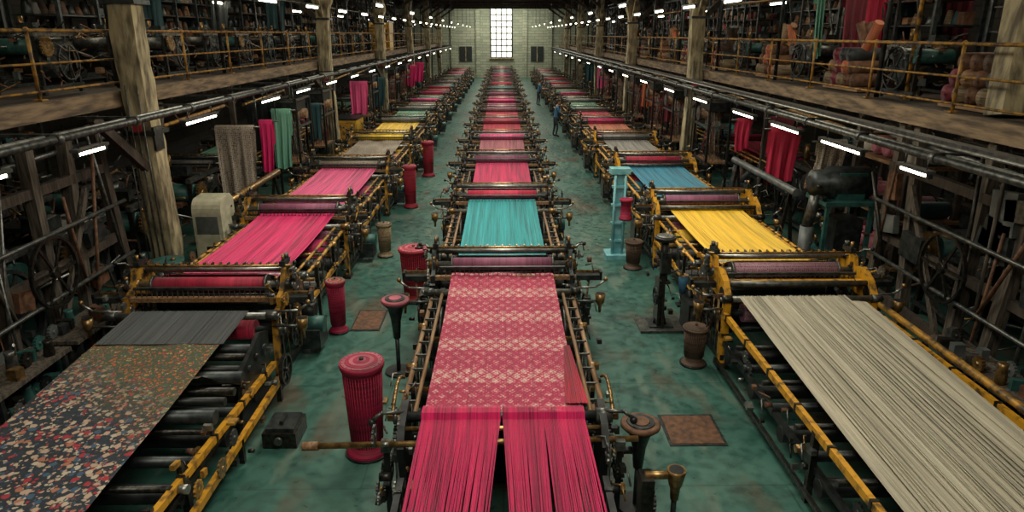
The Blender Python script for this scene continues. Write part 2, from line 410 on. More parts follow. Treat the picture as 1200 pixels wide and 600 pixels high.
    m.box((hw + .22, .42, .28), (.3, .42, .3), 'steel_dark'); m.cyl((hw + .07, .42, .46), (hw + .4, .42, .46), .13, 'green_paint', 16)
    m.box((-hw - .2, .35, .4), (.22, .5, .5), 'black_iron'); m.box((-hw - .2, .1, .45), (.16, .02, .3), 'steel_mid')
    fittings(m, rng, 24 * det, hw, fr=fr)

def bed(m, hw, L, fr, rail, rng, det=2, ya=.5, yb=None):
    yb = L - .5 if yb is None else yb
    for s in (-1, 1):
        m.cyl((s * (hw - .02), ya, 1.02), (s * (hw - .02), yb, 1.0), .03, rail, 10)
        m.cyl((s * (hw - .17), ya, 1.06), (s * (hw - .17), yb, 1.06), .024, rail, 10)
        m.strut((s * hw, ya + .1, .55), (s * hw, yb - .1, .55), .05, .08, fr)
        m.strut((s * (hw - .1), ya + .1, .3), (s * (hw - .1), yb - .1, .3), .05, .07, 'black_iron')
        for k in range(1, 3):
            y = ya + (yb - ya) * k / 3
            m.strut((s * hw, y, 0), (s * hw, y, 1.0), .05, .06, 'greasy_iron'); m.box((s * hw, y, .02), (.16, .16, .04), 'black_iron')
            m.cyl((s * (hw - .06), y, 1.0), (s * (hw + .06), y, 1.0), .05, 'brass', 10)
            m.strut((s * hw, y, .3), (s * hw, y + .5, .95), .03, .04, 'greasy_iron')
        y = ya + .3
        while y < yb - .2:
            m.box((s * (hw - .1), y, 1.035), (.17, .02, .035), 'steel_mid'); m.cyl((s * (hw - .1), y, .4), (s * (hw - .1), y, 1.02), .008, 'steel_mid', 5); y += .36
    y = ya + .3; k = 0
    while y < yb - .2:
        z = (.62, .35, .8, .5)[k % 4]; r = (.09, .05, .035, .12)[k % 4]
        m.cyl((-hw, y, z), (hw, y, z), r, ('steel_dark', 'steel_mid', 'brass', 'black_iron')[k % 4], 12); y += .34; k += 1
    m.box((0, (ya + yb) / 2, .12), (2 * hw - .4, (yb - ya) - .6, .16), 'black_iron')
    m.cyl((-hw, yb - .4, .62), (hw, yb - .4, .62), .05, 'steel_dark', 12)
    for s in (-1, 1): m.cyl((s * (hw - .2), yb - .4, .62), (s * (hw - .16), yb - .4, .62), .34, 'steel_mid', 24)
    fittings(m, rng, 8 * det, hw, ya, yb, .3, 1.05, fr)

def make_loom(key_seed, hw, L, fr, rail, roll, sheetm, shw, kind='yarn', det=2, n=90, bold=False):
    rng = random.Random(key_seed); m = MB()
    head(m, hw, fr, roll, rng, det, shw, 0, bold)
    bed(m, hw, L, fr, rail, rng, det)
    pts = lerp_pts(.22, 1.34, .62, 1.16, 0, 3)[:-1] + lerp_pts(.62, 1.16, L - .12, 1.19, .04, 8)
    if kind == 'yarn': m.sheet(-shw, shw, pts, sheetm, n, .008, rng)
    else: m.cloth(-shw, shw, pts, sheetm, 20, .012, rng)
    m.cyl((-shw, L - .9, .62), (shw, L - .9, .62), .24, sheetm if kind == 'yarn' else 'y_rose', 22)
    return m

HW = 1.06
rng = random.Random(99); m = MB()
bed(m, HW, 4.1, 'greasy_iron', 'wood_worn', rng, 3, .1, 3.55)
m.cloth(-.78, .78, lerp_pts(0, 1.15, 4.0, 1.19, .05, 14), 'brocade_pink', 24, .012, rng)
m.sheet(.62, .86, lerp_pts(.1, 1.175, 1.4, 1.19, .0, 5), 'y_crimson', 16, .012, rng, .72, .79)
for s in (-1, 1):
    x = s * .98
    m.prism([(-.3, 0), (-.22, .5), (-.34, .95), (-.2, 1.12), (.15, 1.2), (.25, 1.0), (.2, .5), (.34, 0), (.2, 0), (0, .35), (-.16, 0)], x - .035, x + .035, 'black_iron')
    m.cyl((x - .06, 0, 1.1), (x + .1 * s, 0, 1.1), .075, 'steel_mid', 16); m.cyl((x, 0, 1.1), (x + s * .16, 0, 1.1), .045, 'brass', 12)
    m.gear((x + s * .09, .02, .82), .17, .035, 'steel_dark', 22); m.gear((x + s * .13, -.18, .62), .11, .03, 'steel_mid', 16)
    m.path([(x, 0, 1.15), (x + s * .2, -.1, 1.2), (x + s * .3, -.1, 1.12)], .02, 'steel_mid', 8); m.ball((x + s * .3, -.1, 1.1), .04, 'black_iron')
    for k in range(4): m.cyl((x + s * .06, -.25 + .15 * k, .15), (x + s * .06, -.25 + .15 * k, 1.0), .011, 'steel_light', 6)
    pts = [(s * 1.12, .1 + .9 * t, 1.0 + .18 * math.sin(t * math.pi)) for t in [i / 7 for i in range(8)]]; m.path(pts, .02, 'brass', 8)
m.cyl((-1.0, 0, 1.1), (1.0, 0, 1.1), .05, 'steel_dark', 16); m.cyl((-1.0, -.16, 1.06), (1.0, -.16, 1.06), .025, 'brass', 12)
fittings(m, rng, 90, .98, -.5, .6, .3, 1.15)
m.obj('cloth_take_up_bed', (0, 5.95, 0))
cent = [(10.15, 4.85, 'y_mauve', 'y_teal', 'yarn'), (15.0, 4.6, 'y_crimson', 'y_magenta', 'yarn'),
        (19.6, 4.4, 'y_mauve', 'y_rose', 'yarn'), (24.0, 4.5, 'y_pink', 'y_crimson', 'yarn')]
for i, (Y, L, roll, sh, kd) in enumerate(cent):
    make_loom(100 + i, HW, L, 'steel_dark', 'wood_worn', roll, sh, .74, kd, 3, 110).obj('power_loom', (0, Y, 0))
var = [make_loom(200 + i, HW, 4.5, 'steel_dark', 'wood_worn', a, b, .74, 'yarn', 1, 40).mesh('power_loom_mesh')
       for i, (a, b) in enumerate([('y_crimson', 'y_crimson'), ('y_rose', 'y_mauve'), ('y_magenta', 'y_pink'), ('y_mauve', 'y_maroon'), ('y_teal', 'y_rose')])]
Y = 28.5; i = 0
while Y < 74: place(var[i % 5], 'power_loom', (0, Y, 0)); Y += 4.5; i += 1

def side_row(X, first, specs, seed, fr, bold):
    Y = first
    for i, (L, roll, sh, kd) in enumerate(specs):
        make_loom(seed + i, HW, L, fr if i < 4 else 'steel_dark', fr, roll, sh, .76, kd, 3 if i < 2 else 2, 110 if i < 2 else 60, bold and i < 3).obj('power_loom', (X, Y, 0))
        Y += L
    return Y
XR, XL = 4.3, -4.2
YR = side_row(XR, 9.8, [(4.6, 'brocade_mauve', 'y_yellow', 'yarn'), (4.9, 'y_mauve', 'y_blue', 'yarn'), (4.6, 'y_crimson', 'y_grey', 'yarn'), (4.6, 'y_grey', 'y_orange', 'yarn')], 300, 'yellow_paint', True)
YL = side_row(XL, 9.3, [(4.5, 'y_crimson', 'y_magenta', 'yarn'), (5.0, 'y_mauve', 'y_pink', 'yarn'), (5.2, 'brocade_grey', 'brocade_grey', 'cloth'), (5, 'y_yellow', 'y_yellow', 'yarn')], 400, 'yellow_worn', False)
var2 = [make_loom(500 + i, HW, 4.6, 'steel_dark', 'yellow_worn', a, b, .74, 'yarn', 1, 40).mesh('power_loom_mesh')
        for i, (a, b) in enumerate([('y_grey', 'y_green'), ('y_magenta', 'y_crimson'), ('y_grey', 'y_grey'), ('y_crimson', 'y_teal'), ('y_pink', 'y_green'), ('y_black', 'y_rose')])]
i = 0
while YR < 74: place(var2[[1, 0, 2, 4, 5, 3][i % 6]], 'power_loom', (XR, YR, 0)); YR += 4.6; i += 1
i = 0
while YL < 74: place(var2[[0, 2, 4, 1, 3, 5][i % 6]], 'power_loom', (XL, YL, 0)); YL += 4.6; i += 1
for s in (-1, 1):
    Y = 19.0; i = 0
    while Y < 74: place(var2[(i * 2 + (s > 0)) % 6], 'power_loom', (s * 8.75, Y, 0)); Y += 4.9; i += 1

# ------------------------------------------------------------------ front ends of the three rows
def front_stand(m, hw, y0, y1, fr, rail, zr=(.82, .86)):
    for s in (-1, 1):
        m.strut((s * hw, y0, 0), (s * hw, y0, .95), .08, .1, fr)
        m.strut((s * hw, (y0 + y1) / 2, 0), (s * hw, (y0 + y1) / 2, (zr[0] + zr[1]) / 2), .07, .07, 'greasy_iron')
        m.strut((s * hw, y0, zr[0]), (s * hw, y1, zr[1]), .06, .08, rail)
        m.strut((s * (hw - .04), y0, .4), (s * (hw - .04), y1, .4), .06, .07, 'black_iron')
        m.strut((s * (hw + .08), y0, .22), (s * (hw + .08), y1, .16), .04, .05, 'greasy_iron')
        m.box((s * hw, y0, .03), (.2, .24, .06), 'black_iron')
        y = y0 + .3
        while y < y1:
            t = (y - y0) / (y1 - y0); m.box((s * hw, y, zr[0] + (zr[1] - zr[0]) * t), (.075, .04, .1), 'greasy_iron'); y += .8
    k = 0; y = y0 + .2
    while y < y1 - .2:
        m.cyl((-hw, y, (.45, .6, .3)[k % 3]), (hw, y, (.45, .6, .3)[k % 3]), (.06, .035, .1)[k % 3], ('steel_dark', 'greasy_iron', 'black_iron')[k % 3], 12); y += .33; k += 1
m = MB(); front_stand(m, .95, 3.3, 5.4, 'black_iron', 'black_iron', (.7, .75))
rg = random.Random(5)
for hank in (0, 1):
    xa, xb = ((-.8, -.03), (.0, .8))[hank]; n = 72
    for i in range(n):
        t = i / (n - 1); x0 = xa + (xb - xa) * t
        if hank == 0: x1 = -.87 + .66 * t ** 1.05
        else: x1 = (.1 + .30 * t / .5) if t < .5 else (.47 + .42 * (t - .5) / .5)
        x1 += rg.uniform(-.018, .018); rr = .0062; dz = rg.uniform(-.014, .014)
        pts = [(x0, 6.1, 1.13), (x0, 6.0, 1.16), (x0, 5.92, 1.155), (x0, 5.88, 1.1), (x0 * .85 + x1 * .15, 5.6, 1.06 + dz * .5), (x0 * .4 + x1 * .6, 4.6, .93 + dz), (x1, 3.6, .8 + dz), (x1, 3.42, .7)]
        vs = []; fs = []
        for p in pts: vs += [(p[0] - rr, p[1], p[2] - .003), (p[0], p[1], p[2] + .009), (p[0] + rr, p[1], p[2] - .003)]
        for k in range(len(pts) - 1):
            for q in (0, 1): fs.append((k * 3 + q, k * 3 + q + 1, k * 3 + q + 4, k * 3 + q + 3))
        m.add(vs, fs, 'y_magenta', False)
m.cyl((-.95, 3.45, .74), (.95, 3.45, .74), .07, 'steel_light', 16)
m.obj('warp_feed_stand')
m = MB()
m.cyl((-1.75, 5.62, .99), (1.3, 5.7, .99), .03, 'brass', 12); m.cyl((-1.9, 5.616, .99), (-1.75, 5.62, .99), .042, 'wood_worn', 12)
for s in (-1, 1):
    m.strut((s * 1.12, 5.66, 0), (s * 1.12, 5.66, .97), .05, .05, 'black_iron'); m.box((s * 1.12, 5.66, .02), (.16, .16, .04), 'black_iron')
    m.box((s * 1.12, 5.66, .96), (.09, .1, .1), 'steel_mid')
m.obj('tension_bar')
m = MB(); front_stand(m, 1.1, 3.0, 9.05, 'yellow_paint', 'yellow_paint')
m.sheet(-.92, .62, lerp_pts(9.05, 1.13, 3.2, .92, .03, 10), 'y_cream', 75, .018, random.Random(9), -1.02, .74)
m.cyl((-1.1, 3.15, .82), (1.1, 3.15, .82), .07, 'steel_light', 16)
m.cyl((1.1, 3, .98), (1.1, 9.0, 1.02), .045, 'yellow_worn', 12)
for k in range(40):
    x = -.86 + 1.45 * rg.random(); m.cyl((x, 9.0, 1.15), (x + rg.uniform(-.07, .03), 3.3, .955), .006, 'y_cream', 5)
m.cloth(.62, .84, [(8.9, 1.1), (7.5, 1.04), (6, .98), (4.6, .93), (3.2, .9)], 'y_cream', 6, .02)
fittings(m, rg, 60, 1.1, 3.5, 9, .2, .85, 'yellow_worn')
m.obj('warp_beam_bed', (XR, 0, 0))
m = MB(); front_stand(m, 1.06, 3.0, 8.5, 'yellow_worn', 'yellow_paint', (.72, .4))
m.sheet(-.78, .78, lerp_pts(8.58, 1.15, 7.65, 1.1, .0, 4), 'y_black', 90, .008)
m.cloth(-.8, .74, lerp_pts(7.7, 1.095, 3.2, .9, .03, 18), 'floral', 20, .012)
m.cyl((-1.06, 3.15, .8), (1.06, 3.15, .8), .07, 'steel_light', 16)
m.cloth(.5, .78, [(7.5, .62), (7.3, .8), (7.0, 1.0), (6.9, 1.03)], 'floral', 6, .01)
for k in range(7): m.cyl((-1.06, 6.6 + .28 * k, .72 + .03 * (k % 2)), (1.06, 6.6 + .28 * k, .72 + .03 * (k % 2)), .05 + .03 * (k % 3 == 0), ('steel_dark', 'black_iron', 'greasy_iron')[k % 3], 14)
m.strut((1.2, 5.0, .28), (1.2, 8.4, .28), .06, .08, 'yellow_paint')
for y in (5.3, 6.8, 8.2): m.strut((1.2, y, 0), (1.2, y, .3), .06, .06, 'greasy_iron')
m.prism([(7.3, .1), (8.4, .1), (8.5, .9), (8.2, 1.0), (7.5, .8)], .98, 1.03, 'black_iron')
m.wheel((1.28, 8.3, .42), .2, 'greasy_iron', .03, 5, 20, .05)
fittings(m, rg, 110, 1.08, 3.5, 8.4, .15, .8, 'yellow_worn')
m.obj('cloth_inspection_bed', (XL, 0, 0))

# ------------------------------------------------------------------ spools & stands in the aisles
def spool(name, loc, r, h, mat, top='sp_pink'):
    m = MB()
    m.lathe((0, 0, 0), (0, 0, h), [(r * .95, 0), (r * 1.0, .03), (r * .9, .07), (r * .68, .12), (r * .7, .35), (r * .76, .7), (r * .86, .9), (r * .98, .94), (r * 1.02, .97), (r, 1)], mat, 28)
    for k in range(5): m.lathe((0, 0, h), (0, 0, h + .01 + .004 * k), [(r * (.95 - .18 * k), 0), (r * (.92 - .18 * k), 1)], (top, mat)[k % 2], 28)
    m.cyl((0, 0, h), (0, 0, h + .05), r * .1, 'black_iron', 12)
    m.lathe((0, 0, 0), (0, 0, .03), [(r * 1.05, 0), (r * 1.05, 1)], 'black_iron', 28)
    for k in range(40):
        a = 2 * math.pi * k / 40; q = r * .72
        m.cyl((q * math.cos(a), q * math.sin(a), .14), (r * .88 * math.cos(a), r * .88 * math.sin(a), h * .9), .007, mat, 5)
    for k in range(20):
        a = 2 * math.pi * k / 20; m.ball((r * .86 * math.cos(a), r * .86 * math.sin(a), h + .004), .014, top, 6)
    return m.obj(name, loc)
spool('thread_spool', (-1.6, 7.0, 0), .25, 1.18, 'sp_magenta')
spool('thread_spool', (-1.62, 11.9, 0), .28, 1.0, 'sp_red')
spool('thread_spool', (-2.72, 10.45, 0), .16, .9, 'sp_magenta', 'sp_tan')
spool('thread_spool', (-2.6, 14.5, 0), .17, .75, 'sp_tan', 'sp_brown')
spool('thread_spool', (-2.6, 19.0, 0), .2, 1.2, 'sp_red'); spool('thread_spool', (-2.55, 23.5, 0), .22, 1.2, 'sp_red')
spool('thread_spool', (2.85, 9.2, 0), .19, .6, 'sp_brown', 'sp_brown'); spool('thread_spool', (2.75, 13.6, 0), .19, .6, 'sp_brown', 'sp_brown')
def reel_stand(loc, top, z, r):
    m = MB(); m.cyl((0, 0, 0), (0, 0, .03), .2, 'black_iron', 20); m.cyl((0, 0, 0), (0, 0, z * .55), .03, 'steel_dark', 10)
    m.lathe((0, 0, z * .5), (0, 0, z), [(.05, 0), (.07, .5), (r * .6, .85), (r, 1)], 'steel_dark', 24)
    m.lathe((0, 0, z), (0, 0, z + .05), [(r, 0), (r * 1.05, .2), (r * 1.05, .8), (r * .95, 1)], top, 24)
    m.lathe((0, 0, z + .05), (0, 0, z + .06), [(r * .75, 0), (r * .72, 1)], 'steel_dark', 24); m.lathe((0, 0, z + .06), (0, 0, z + .068), [(r * .5, 0), (r * .45, 1)], top, 24)
    m.obj('yarn_reel_stand', loc)
reel_stand((-1.52, 9.0, 0), 'sp_pink', 1.1, .19); reel_stand((1.38, 5.98, 0), 'rust_brown', .95, .19)
m = MB(); m.cyl((0, 0, 0), (0, 0, .03), .16, 'black_iron', 16); m.cyl((0, 0, 0), (0, 0, .62), .028, 'steel_dark', 10)
m.lathe((0, 0, .45), (0, 0, .78), [(.04, 0), (.05, .4), (.065, .5), (.09, .9), (.09, 1)], 'brass', 18); m.cyl((0, 0, .77), (0, 0, .785), .07, 'black_iron', 16)
m.cyl((-.3, 0, .72), (0, 0, .72), .04, 'brass', 12); m.box((-.28, 0, .36), (.12, .2, .72), 'greasy_iron'); m.gear((-.2, .05, .4), .12, .04, 'steel_mid'); m.gear((-.2, .1, .18), .09, .04, 'steel_dark')
m.box((-.26, -.14, .1), (.3, .2, .2), 'greasy_iron')
m.obj('oil_feed_pot', (1.64, 5.5, 0))
m = MB(); m.box((0, 0, .02), (.75, .62, .04), 'steel_mid'); m.box((0, 0, .05), (.4, .36, .03), 'steel_dark')
m.lathe((0, 0, .05), (0, 0, 1.5), [(.12, 0), (.08, .1), (.06, .2), (.05, .75), (.07, .8), (.06, 1)], 'black_iron', 16)
m.lathe((0, 0, 1.48), (0, 0, 1.58), [(.08, 0), (.17, .4), (.18, .8), (.16, 1)], 'black_iron', 26); m.lathe((0, 0, 1.58), (0, 0, 1.6), [(.14, 0), (.13, 1)], 'steel_light', 26)
m.box((.02, -.05, 1.15), (.16, .14, .34), 'steel_dark'); m.path([(0, 0, .9), (.24, 0, 1.0), (.33, -.05, .95)], .02, 'steel_mid', 8)
m.box((-.06, 0, .45), (.05, .3, .8), 'greasy_iron'); m.strut((0, -.2, .06), (0, -.03, .9), .05, .05, 'greasy_iron')
m.lathe((.33, -.06, .62), (.33, -.06, .92), [(.05, 0), (.07, .5), (.08, 1)], 'shirt_blue', 16); m.cyl((.33, -.06, .92), (.33, -.06, .94), .08, 'brass', 16)
m.wheel((-.1, 0, .55), .14, 'steel_dark', .02, 5, 16, .03)
fittings(m, random.Random(4), 20, .05, -.1, .1, .2, 1.4)
m.obj('control_pedestal', (2.65, 10.6, 0))
m = MB(); m.box((0, 0, .05), (.5, .5, .1), 'blue_paint'); m.box((0, 0, 1.0), (.16, .16, 1.85), 'blue_paint'); m.box((0, 0, 1.93), (.42, .3, .12), 'blue_paint')
m.cyl((.11, -.12, .1), (.11, -.12, 1.85), .03, 'blue_paint', 10); m.cyl((-.11, -.12, .1), (-.11, -.12, 1.85), .03, 'blue_paint', 10)
for z in (.4, .8, 1.2, 1.6): m.box((0, -.1, z), (.34, .08, .05), 'blue_paint')
m.cyl((.1, -.1, 1.15), (.1, -.35, 1.15), .02, 'steel_mid', 8); m.lathe((.1, -.38, .95), (.1, -.38, 1.4), [(.14, 0), (.14, .1), (.11, .15), (.11, .85), (.14, .9), (.14, 1)], 'sp_magenta', 20)
m.obj('blue_stand_pipe', (2.52, 14.4, 0))
m = MB(); m.box((0, 0, .1), (.4, .46, .2), 'greasy_iron'); m.box((0, 0, .22), (.34, .38, .05), 'steel_dark'); m.box((0, 0, .27), (.04, .2, .04), 'black_iron'); m.cyl((0, -.24, .12), (0, -.28, .12), .05, 'steel_mid', 10); m.obj('toolbox', (-2.66, 7.3, 0))
for x, y, a, b in ((-2.3, 10.9, .5, .9), (2.35, 7.4, .7, .7)):
    m = MB(); m.box((0, 0, .005), (a, b, .01), 'steel_dark'); m.box((0, 0, .012), (a * .9, b * .9, .006), 'rust_brown'); m.obj('floor_access_plate', (x, y, 0))
# ------------------------------------------------------------------ room shell
Y0, Y1, XW, ZC = -3.0, 80.0, 11.5, 7.7
def slab(name, c, d, mat): m = MB(); m.box((0, 0, 0), d, mat); return m.obj(name, c)
slab('floor', (0, (Y0 + Y1) / 2, -.1), (2 * XW, Y1 - Y0, .2), 'floor_paint')
slab('ceiling', (0, (Y0 + Y1) / 2, ZC + .1), (2 * XW, Y1 - Y0, .2), 'black_iron')
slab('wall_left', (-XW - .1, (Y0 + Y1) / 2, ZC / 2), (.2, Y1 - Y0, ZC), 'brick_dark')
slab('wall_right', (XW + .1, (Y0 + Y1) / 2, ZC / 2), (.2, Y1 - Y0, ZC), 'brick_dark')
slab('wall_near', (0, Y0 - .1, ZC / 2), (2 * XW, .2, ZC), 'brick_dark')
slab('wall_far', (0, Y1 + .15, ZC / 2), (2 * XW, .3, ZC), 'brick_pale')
m = MB(); wz0, wz1, ww = 2.2, 7.4, 1.2
m.box((0, 0, (wz0 + wz1) / 2), (2 * ww, .04, wz1 - wz0), 'window_glow')
for i in range(5): x = -ww + 2 * ww * i / 4; m.box((x, -.05, (wz0 + wz1) / 2), (.14 if i in (0, 4) else .1, .08, wz1 - wz0), 'greasy_iron')
for i in range(9): z = wz0 + (wz1 - wz0) * i / 8; m.box((0, -.05, z), (2 * ww, .08, .1), 'greasy_iron')
m.box((0, -.12, wz0 - .08), (2 * ww + .3, .3, .14), 'timber_pale')
m.obj('window_1', (0, Y1 - .04, 0))
m = MB()
for x in (-5.4, -2.6, 2.6, 5.4): m.box((x, Y1 - .12, 3.8), (.5, .24, 7.6), 'brick_pale')
for x in (-4.0, 4.0): m.box((x, Y1 - .06, 2.6), (1.4, .12, 1.6), 'steel_dark'); m.box((x, Y1 - .14, 2.6), (.1, .06, 1.6), 'timber_pale')
m.obj('trim_1')
m = MB(); Y = 4
while Y < 79:
    m.box((0, Y, 7.35), (2 * XW - .1, .25, .4), 'wood_dark')
    for s in (-1, 1): m.strut((s * 6.3, Y, 6.2), (s * 4.8, Y, 7.2), .16, .16, 'wood_dark')
    Y += 5.8
for x in (-9, -6.3, -3, 0, 3, 6.3, 9): m.box((x, 39, 7.6), (.18, 76, .18), 'wood_dark')
m.obj('roof_beams')

# ------------------------------------------------------------------ galleries
def gallery(s, zd, colY):
    m = MB()
    m.box((s * 8.96, 38.5, zd - .08), (4.9, 82.9, .12), 'wood_dark')
    m.box((s * 6.5, 38.5, zd - .14), (.14, 82.9, .26), 'timber_edge')
    Y = -2.5
    while Y < 79: m.box((s * 8.96, Y, zd - .24), (4.8, .12, .2), 'wood_dark'); Y += 1.5
    m.obj('mezzanine_deck')
    m = MB(); xr = s * 6.55
    for z, r in ((zd + .95, .026), (zd + .5, .018), (zd + .12, .018)): m.cyl((xr, -2.8, z), (xr, 79, z), r, 'rail_paint', 8)
    Y = -2
    while Y < 79:
        m.cyl((xr, Y, zd), (xr, Y, zd + .95), .026, 'rail_paint', 8); m.box((xr, Y, zd + .01), (.14, .14, .02), 'rail_paint')
        m.ball((xr, Y, zd + .96), .04, 'rail_paint'); Y += 2.4
    m.obj('mezzanine_railing')
    for Yc in colY:
        rng = random.Random(int(Yc * 10 + s)); m = MB(); n = 20; rings = 30; vs = []; fs = []
        for k in range(rings):
            z = 7.6 * k / (rings - 1); w = .215 + (.09 if z < .5 else 0) + (.1 if 5.7 < z < 6.2 else 0)
            ox = .04 * math.sin(z * 1.3 + Yc); oy = .03 * math.cos(z * 1.7)
            for i in range(n):
                a = 2 * math.pi * (i + .5) / n; q = max(abs(math.cos(a)), abs(math.sin(a)))
                rr = w / q * rng.uniform(.93, 1.05) * (.93 if q < .78 else 1)
                vs.append((ox + rr * math.cos(a), oy + rr * math.sin(a), z))
        for k in range(rings - 1):
            for i in range(n): j = (i + 1) % n; fs.append((k * n + i, k * n + j, (k + 1) * n + j, (k + 1) * n + i))
        m.add(vs, fs, 'timber_pale', False)
        for zz in (3.1, 5.2): m.box((0, 0, zz), (.54, .54, .07), 'steel_dark')
        for q in (-1, 1):
            m.strut((0, q * .2, 5.3), (0, q * 1.5, 6.9), .16, .16, 'timber_pale'); m.strut((0, q * .2, 2.5), (s * .25, q * 1.1, zd - .35), .14, .14, 'wood_dark')
        m.strut((0, 0, 5.0), (s * 1.8, 0, 6.8), .16, .16, 'wood_dark')
        m.box((-s * .23, -.1, 3.0), (.04, .3, .4), 'steel_dark'); m.box((-.02, -.26, 3.2), (.14, .03, .16), 'red_label')
        for k in range(4): m.cyl((-.18 + .1 * k, -.27, .3), (-.2 + .1 * k, -.27, 3.3 + .6 * (k % 2)), .014, 'steel_mid', 6)
        m.obj('timber_column', (s * 6.15, Yc, 0))
gallery(-1, 3.8, [12, 25, 36.5, 48, 59.5, 71]); gallery(1, 3.62, [22.5, 33.8, 45, 56, 67.5])

def pipe_run(s, x, z, double):
    m = MB(); m.cyl((s * x, -2.9, z), (s * x, 79, z), .05, 'steel_mid', 12); m.cyl((s * (x + .14), -2.9, z + .03), (s * (x + .14), 79, z + .03), .025, 'steel_light', 8)
    if double: m.box((s * (x + .12), 38, z + .2), (.16, 81.8, .05), 'steel_mid'); m.cyl((s * (x - .12), -2.9, z + .2), (s * (x - .12), 79, z + .2), .02, 'steel_light', 8)
    Y = -1
    while Y < 79:
        m.cyl((s * x, Y, z), (s * x, Y + .1, z), .075, 'steel_mid', 12); m.box((s * (x + .45), Y + .05, z + .05), (.95, .04, .04), 'steel_dark'); Y += 1.9
    m.obj('service_pipe')
pipe_run(-1, 5.5, 3.46, False); pipe_run(1, 5.5, 3.2, True)

def lamp_mesh(L, up):
    m = MB(); m.box((0, 0, .05), (.11, L, .04), 'steel_mid'); m.cyl((0, -L / 2 + .05, 0), (0, L / 2 - .05, 0), .024, 'tube_glow', 8)
    for q in (-1, 1): m.box((0, q * (L / 2 - .03), .01), (.06, .05, .08), 'steel_dark'); m.cyl((0, q * L * .35, .05), (0, q * L * .35, up), .008, 'steel_dark', 6)
    return m.mesh('lamp')
l1 = lamp_mesh(1.4, .2); l0 = lamp_mesh(.7, .2); l2 = lamp_mesh(1.3, 2.1)
for y in (7.0, 8.9): place(l0, 'fluorescent_lamp', (-5.32, y, 3.26))
for y in (12.3, 16.1, 18.8, 22, 25.5, 29, 33, 37, 41, 46, 51, 56, 62, 68, 74): place(l1, 'fluorescent_lamp', (-5.32, y, 3.26))
place(l0, 'fluorescent_lamp', (5.3, 8.6, 3.02))
for y in (10.6, 12.8, 15.1, 18.5, 22, 26, 30, 34, 38, 43, 48, 53, 58, 64, 70): place(l1, 'fluorescent_lamp', (5.3, y, 3.02))
for s in (-1, 1):
    k = 0; Y = 12.0
    while Y < 78:
        place(l2, 'fluorescent_lamp', (s * 5.0, Y, 5.38))
        if k % 2 == 0: place(l2, 'fluorescent_lamp', (s * 3.4, Y + 1, 5.45)); place(l2, 'fluorescent_lamp', (s * 7.6, Y + .6, 5.5))
        Y += 3.6; k += 1
for s in (-1, 1):
    for y in (14.5, 28): place(l1, 'fluorescent_lamp', (s * 9.3, y, 3.1))  # extra lamps added under the galleries as fill

# ------------------------------------------------------------------ hanging cloths
def hang(x0, x1, Y, zt, zb, mat, zsup, name='hanging_cloth', tilt=0):
    m = MB(); n = 24; rows = 14; w = x1 - x0; ph = R.uniform(0, 6); vs = []; fs = []
    pts = []
    for j in range(rows + 1):
        t = j / rows; pts.append((-.05 - .02 * t - tilt * (1 - t), zb + (zt - zb) * t))
    pts += [(-.03, zt + .03), (0, zt + .045), (.03, zt + .03)]
    for j in range(6): pts.append((.06, zt - (zt - zb) * .45 * (j + 1) / 6))
    for j, (y, z) in enumerate(pts):
        a = .05 if j < rows else .008
        for i in range(n + 1):
            u = i / n; q = (zt - z) / (zt - zb)
            vs.append((x0 + w * u * (1 - .12 * q) + .03 * q * math.sin(ph + q * 3), y + a * math.sin(u * 16 + ph) * q + .5 * a * math.sin(u * 37 + ph * 2) * q, z + .04 * math.sin(u * 5 + ph) * q))
    for j in range(len(pts) - 1):
        for i in range(n): k = j * (n + 1) + i; fs.append((k, k + 1, k + n + 2, k + n + 1))
    m.add(vs, fs, mat, True)
    m.cyl((x0 - .12, 0, zt), (x1 + .12, 0, zt), .022, 'steel_mid', 8)
    for x in (x0 - .08, x1 + .08): m.cyl((x, 0, zt), (x, 0, zsup), .012, 'steel_dark', 6)
    m.obj(name, (0, Y, 0))
for a in [(-6.65, -5.75, 16.1, 2.65, .95, 'brocade_grey'), (-6.15, -5.8, 17.6, 2.6, 1.3, 'y_magenta'), (-6.2, -5.68, 18.8, 2.75, 1.2, 'y_green'), (-6.6, -6.2, 21.4, 2.6, 1.5, 'y_tealdark'), (-6.1, -5.7, 22.0, 2.6, 1.5, 'y_tealdark'),
          (-6.5, -5.75, 30.2, 2.75, 1.4, 'y_pink'), (-6.6, -5.6, 34.0, 2.7, 1.4, 'y_tealdark'), (-6.5, -5.7, 47, 2.7, 1.4, 'y_magenta'), (-6.5, -5.7, 52, 2.7, 1.4, 'y_magenta'), (-7.6, -6.8, 20.8, 2.8, 1.4, 'y_black')]: hang(*a, 3.45)
for a in [(5.95, 6.65, 15.2, 2.7, 1.5, 'y_crimson'), (5.9, 6.3, 17.3, 2.65, 1.9, 'y_crimson'), (6.5, 7.1, 14, 2.6, 1.9, 'brocade_grey'), (5.9, 6.5, 25.4, 2.7, 1.6, 'y_maroon'),
          (5.9, 6.4, 29.3, 2.7, 1.8, 'y_orange'), (6.7, 7.3, 17.2, 2.7, 1.7, 'y_maroon'), (6.0, 6.7, 44, 2.7, 1.5, 'y_pink'), (5.9, 6.7, 50, 2.7, 1.5, 'y_tealdark')]: hang(*a, 3.3)
